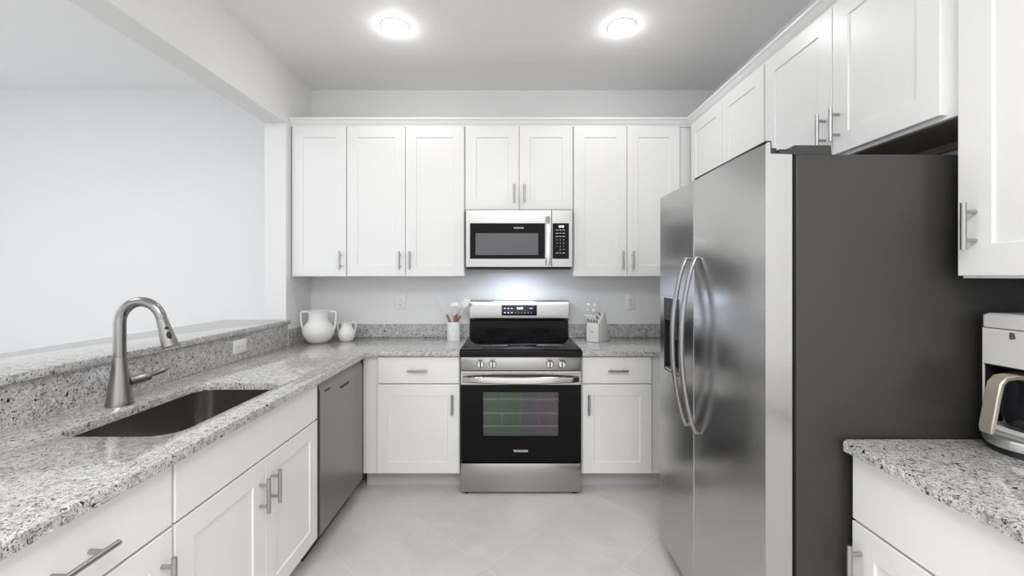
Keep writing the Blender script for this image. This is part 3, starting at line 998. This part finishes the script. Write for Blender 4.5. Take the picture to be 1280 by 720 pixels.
for k, w in enumerate((-0.034, -0.0115, 0.0115, 0.034)):
    knife(('short white steak knife in the lowest slots, leftmost of the row', 'short white steak knife in the lowest slots, second from left', 'short white steak knife in the lowest slots, third from left', 'short white steak knife in the lowest slots, rightmost of the row')[k], 0.016, -w, 0.075, 0.0085)
for lab, al, w, ln, rd in (('white-handled utility knife in the middle slots, left side', 0.050, 0.024, 0.095, 0.010),
                           ('white-handled utility knife in the middle slots, right side', 0.050, -0.022, 0.095, 0.010),
                           ('long white-handled knife in the top slots, left side', 0.088, 0.026, 0.112, 0.0115),
                           ('long white-handled knife in the top slots, right side', 0.088, -0.026, 0.112, 0.0115)):
    knife(lab, al, w, ln, rd)
p = Vector((0.068, 0.0, 0.130)) + aK * 0.088 + nK * 0.0012
ts = thing('kitchen_scissors', 'white-looped kitchen scissors between the top knives of the block', 'scissors', KM @ p, rotz=KA)
MB().tube([Vector((0, 0, 0)), nK * 0.03], 0.005, 8, up=(0, 1, 0), flat=0.5).build('blade', M_SILVER, ts)
for s in (-1, 1):
    c = nK * 0.055 + aK * 0.016 * s
    loop = [c + nK * 0.024 * math.cos(2 * PI * k / 20) + aK * 0.014 * math.sin(2 * PI * k / 20) for k in range(20)]
    m = MB()
    rings = []
    for k in range(20):
        dd = (loop[(k + 1) % 20] - loop[k - 1]).normalized()
        uu = Vector((0, 1, 0))
        ss = dd.cross(uu)
        rings.append([loop[k] + (ss * math.cos(2 * PI * q / 8) + uu * math.sin(2 * PI * q / 8)) * 0.004 for q in range(8)])
    m.loft(rings, closed=True).build('finger_loop', M_SILIC, ts)

# ------------------------------------------------------------------ coffee maker
QX, QY = 1.345, 1.122
t = thing('coffee_maker', 'white drip coffee maker on the right worktop with dark carafe', 'coffee maker', (1.46, QY, ZW1))
fQ = lambda u, v, n: (1.583 - n, u, v)
y0, y1 = QY - 0.092, QY + 0.092
m = MB()
m.ring(fQ, y0, y1, 0.945, 1.228, 1.583 - QX, (y0 + 0.007, y1 - 0.007, 0.962, 1.128), 0.155, 0.002, 0.006)
hs = m.build('housing', M_CMWH, t)
MB().loft([[(x, y, 1.2305) for x, y in rounded_rect(QX + 0.001, 1.583, y0, y1, 0.012)], [(x, y, 1.264) for x, y in rounded_rect(QX + 0.001, 1.583, y0, y1, 0.012)], [(x, y, 1.270) for x, y in rounded_rect(QX + 0.008, 1.577, y0 + 0.007, y1 - 0.007, 0.012)]]).build('lid', M_CMWH, t)
MB().text('B', lambda x, y, z: (QX - 0.0006 - z, QY + 0.014 - x, 1.212 + y), 0.023, 0.0006, bold=0.0012).build('emblem', M_SLOT, hs)
m = MB()
bx0, bx1, bz0, bz1 = QX + 0.004, QX + 0.153, 0.9635, 1.1265
m.box(bx1 - 0.004, bx1, y0 + 0.0105, y1 - 0.0105, bz0, bz1)
m.box(bx0, bx1, y0 + 0.0095, y0 + 0.011, bz0, bz1)
m.box(bx0, bx1, y1 - 0.011, y1 - 0.0095, bz0, bz1)
m.box(bx0, bx1, y0 + 0.011, y1 - 0.011, bz1 - 0.003, bz1)
m.build('brew_bay', M_BLACK, hs)
# base: bowed silver band on a black foot
bow = [(1.583, y0), (1.583, y1), (QX + 0.004, y1)] + [(QX - 0.045 * math.sin(PI * k / 12), y1 - (y1 - y0) * k / 12) for k in range(1, 12)] + [(QX + 0.004, y0)]
MB().prism(bow, lambda a, b, z: (a, b, z), 0.918, 0.9445, 0.003, 2).build('base', M_SILVER, t)
sh = [(x + (0.008 if x < 1.4 else -0.004), y0 + 0.004 + (y - y0) * ((y1 - y0 - 0.008) / (y1 - y0))) for x, y in bow]
MB().prism(sh, lambda a, b, z: (a, b, z), 0.9005, 0.9178, 0.001, 1).build('foot', M_BLACK, t)
MB().lathe([(0, 0), (0.055, 0), (0.055, 0.004), (0, 0.005)], (QX + 0.062, QY, 0.945), 32)
# carafe is lifted out on its own: a thing standing on the warming plate
c = (QX + 0.056, QY, 0.9655)
tc = thing('coffee_carafe', 'dark glass carafe with a champagne handle inside the coffee maker', 'carafe', c)
MB().lathe([(0, 0), (0.058, 0), (0.066, 0.008), (0.070, 0.035), (0.069, 0.085), (0.062, 0.118), (0.054, 0.130), (0, 0.130)], c, 40).build('glass_jug', M_CARAFE, tc, angle=50)
MB().lathe([(0, 0.1305), (0.056, 0.1305), (0.057, 0.148), (0.050, 0.154), (0, 0.154)], c, 32).build('lid', M_BLACK, tc)
pts = [(c[0] - 0.040, 1.104), (c[0] - 0.078, 1.108), (c[0] - 0.104, 1.104), (c[0] - 0.117, 1.090), (c[0] - 0.125, 1.055), (c[0] - 0.133, 1.01), (c[0] - 0.140, 0.975), (c[0] - 0.142, 0.960)]
rings = []
for k, (x, z) in enumerate(pts):
    a, b = Vector(pts[max(k - 1, 0)]), Vector(pts[min(k + 1, len(pts) - 1)])
    dd = (b - a).normalized()
    nn = Vector((-dd.y, dd.x))
    w, th = 0.017, (0.006 if k < 7 else 0.003)
    if k == 7:
        w = 0.014
    rings.append([(x + nn.x * th * sn, c[1] + w * sw, z + nn.y * th * sn) for sw, sn in ((-1, -0.6), (-0.85, -1), (0.85, -1), (1, -0.6), (1, 0.6), (0.85, 1), (-0.85, 1), (-1, 0.6))])
MB().loft(rings).build('handle', M_CHAMP, tc)

# ------------------------------------------------------------------ outlets


def outlet(label, fn, u, v, w, h):
    """fn(u,v,n) -> xyz on the wall; w x h plate; sockets stacked along the longer side"""
    t = thing('wall_outlet', label, 'outlet', fn(u, v, 0), 'white wall outlets')
    m = MB()
    rect = lambda i, n: [fn(u - w / 2 + i, v - h / 2 + i, n), fn(u + w / 2 - i, v - h / 2 + i, n), fn(u + w / 2 - i, v + h / 2 - i, n), fn(u - w / 2 + i, v + h / 2 - i, n)]
    m.loft([rect(0, 0.0004), rect(0, 0.004), rect(0.003, 0.006)])
    pl = m.build('plate', M_WHITEPL, t)
    for s in (-1, 1):
        du, dv = (s * 0.0195, 0) if w > h else (0, s * 0.0195)
        q = MB()
        q.loft([[fn(u + du + a * 0.0165, v + dv + b * 0.0145, n) for a, b in ((-1, -0.6), (-0.6, -1), (0.6, -1), (1, -0.6), (1, 0.6), (0.6, 1), (-0.6, 1), (-1, 0.6))] for n in (0.006, 0.0072)])
        sk = q.build('socket', M_WHITEPL, pl)
        q = MB()
        for a, b in ((-0.006, 0.003), (0.006, 0.003), (0, -0.007)):
            aa, bb = (b, a) if w > h else (a, b)
            lw, lh = (0.004, 0.0012) if w > h else (0.0012, 0.004)
            q.loft([[fn(u + du + aa + sx * lw, v + dv + bb + sy * lh, n) for sx, sy in ((-1, -1), (1, -1), (1, 1), (-1, 1))] for n in (0.0070, 0.0076)])
        q.build('slots', M_SLOT, sk)


f_wall = lambda u, v, n: (u, YB - n, v)
outlet('white outlet on the back wall between the vases and the utensil crock', f_wall, -0.862, 1.171, 0.072, 0.116)
outlet('white outlet on the back wall right of the knife block', f_wall, 0.943, 1.171, 0.072, 0.116)
outlet('white horizontal outlet on the granite splash of the raised bar', lambda u, v, n: (-1.550 + n, u, v), 2.427, 0.974, 0.120, 0.078)

# ------------------------------------------------------------------ recessed ceiling lights
for lab, x in (('round recessed ceiling light on the left', -0.675), ('round recessed ceiling light on the right', 0.652)):
    c = (x, 2.486, ZC)
    t = thing('ceiling_light', lab, 'ceiling light', c, 'recessed ceiling lights')
    MB().lathe([(0.076, -0.0004), (0.079, -0.0004), (0.0785, -0.002), (0.0775, -0.003), (0.076, -0.002)], c, 48, closed=True).build('trim_ring', M_TRIM, t)
    MB().lathe([(0, -0.0005), (0.0757, -0.0005), (0.0757, -0.004), (0.06, -0.007), (0, -0.0085)], c, 40).build('lens', M_LENS, t)
    d = bpy.data.lights.new('downlight_lamp', 'POINT')
    d.energy = DOWNLIGHT_W
    d.color = (1.0, 0.985, 0.96)
    d.shadow_soft_size = 0.015
    lo = bpy.data.objects.new('downlight_lamp', d)
    COL.objects.link(lo)
    lo.parent = t
    lo.location = (0, 0, -0.022)
    area('downlight_spread', (0, 0, -0.026), (0, 0, 0), 0.13, 0.13, DOWNLIGHT_W * 0.75, (1.0, 0.985, 0.96), 'DISK', t)
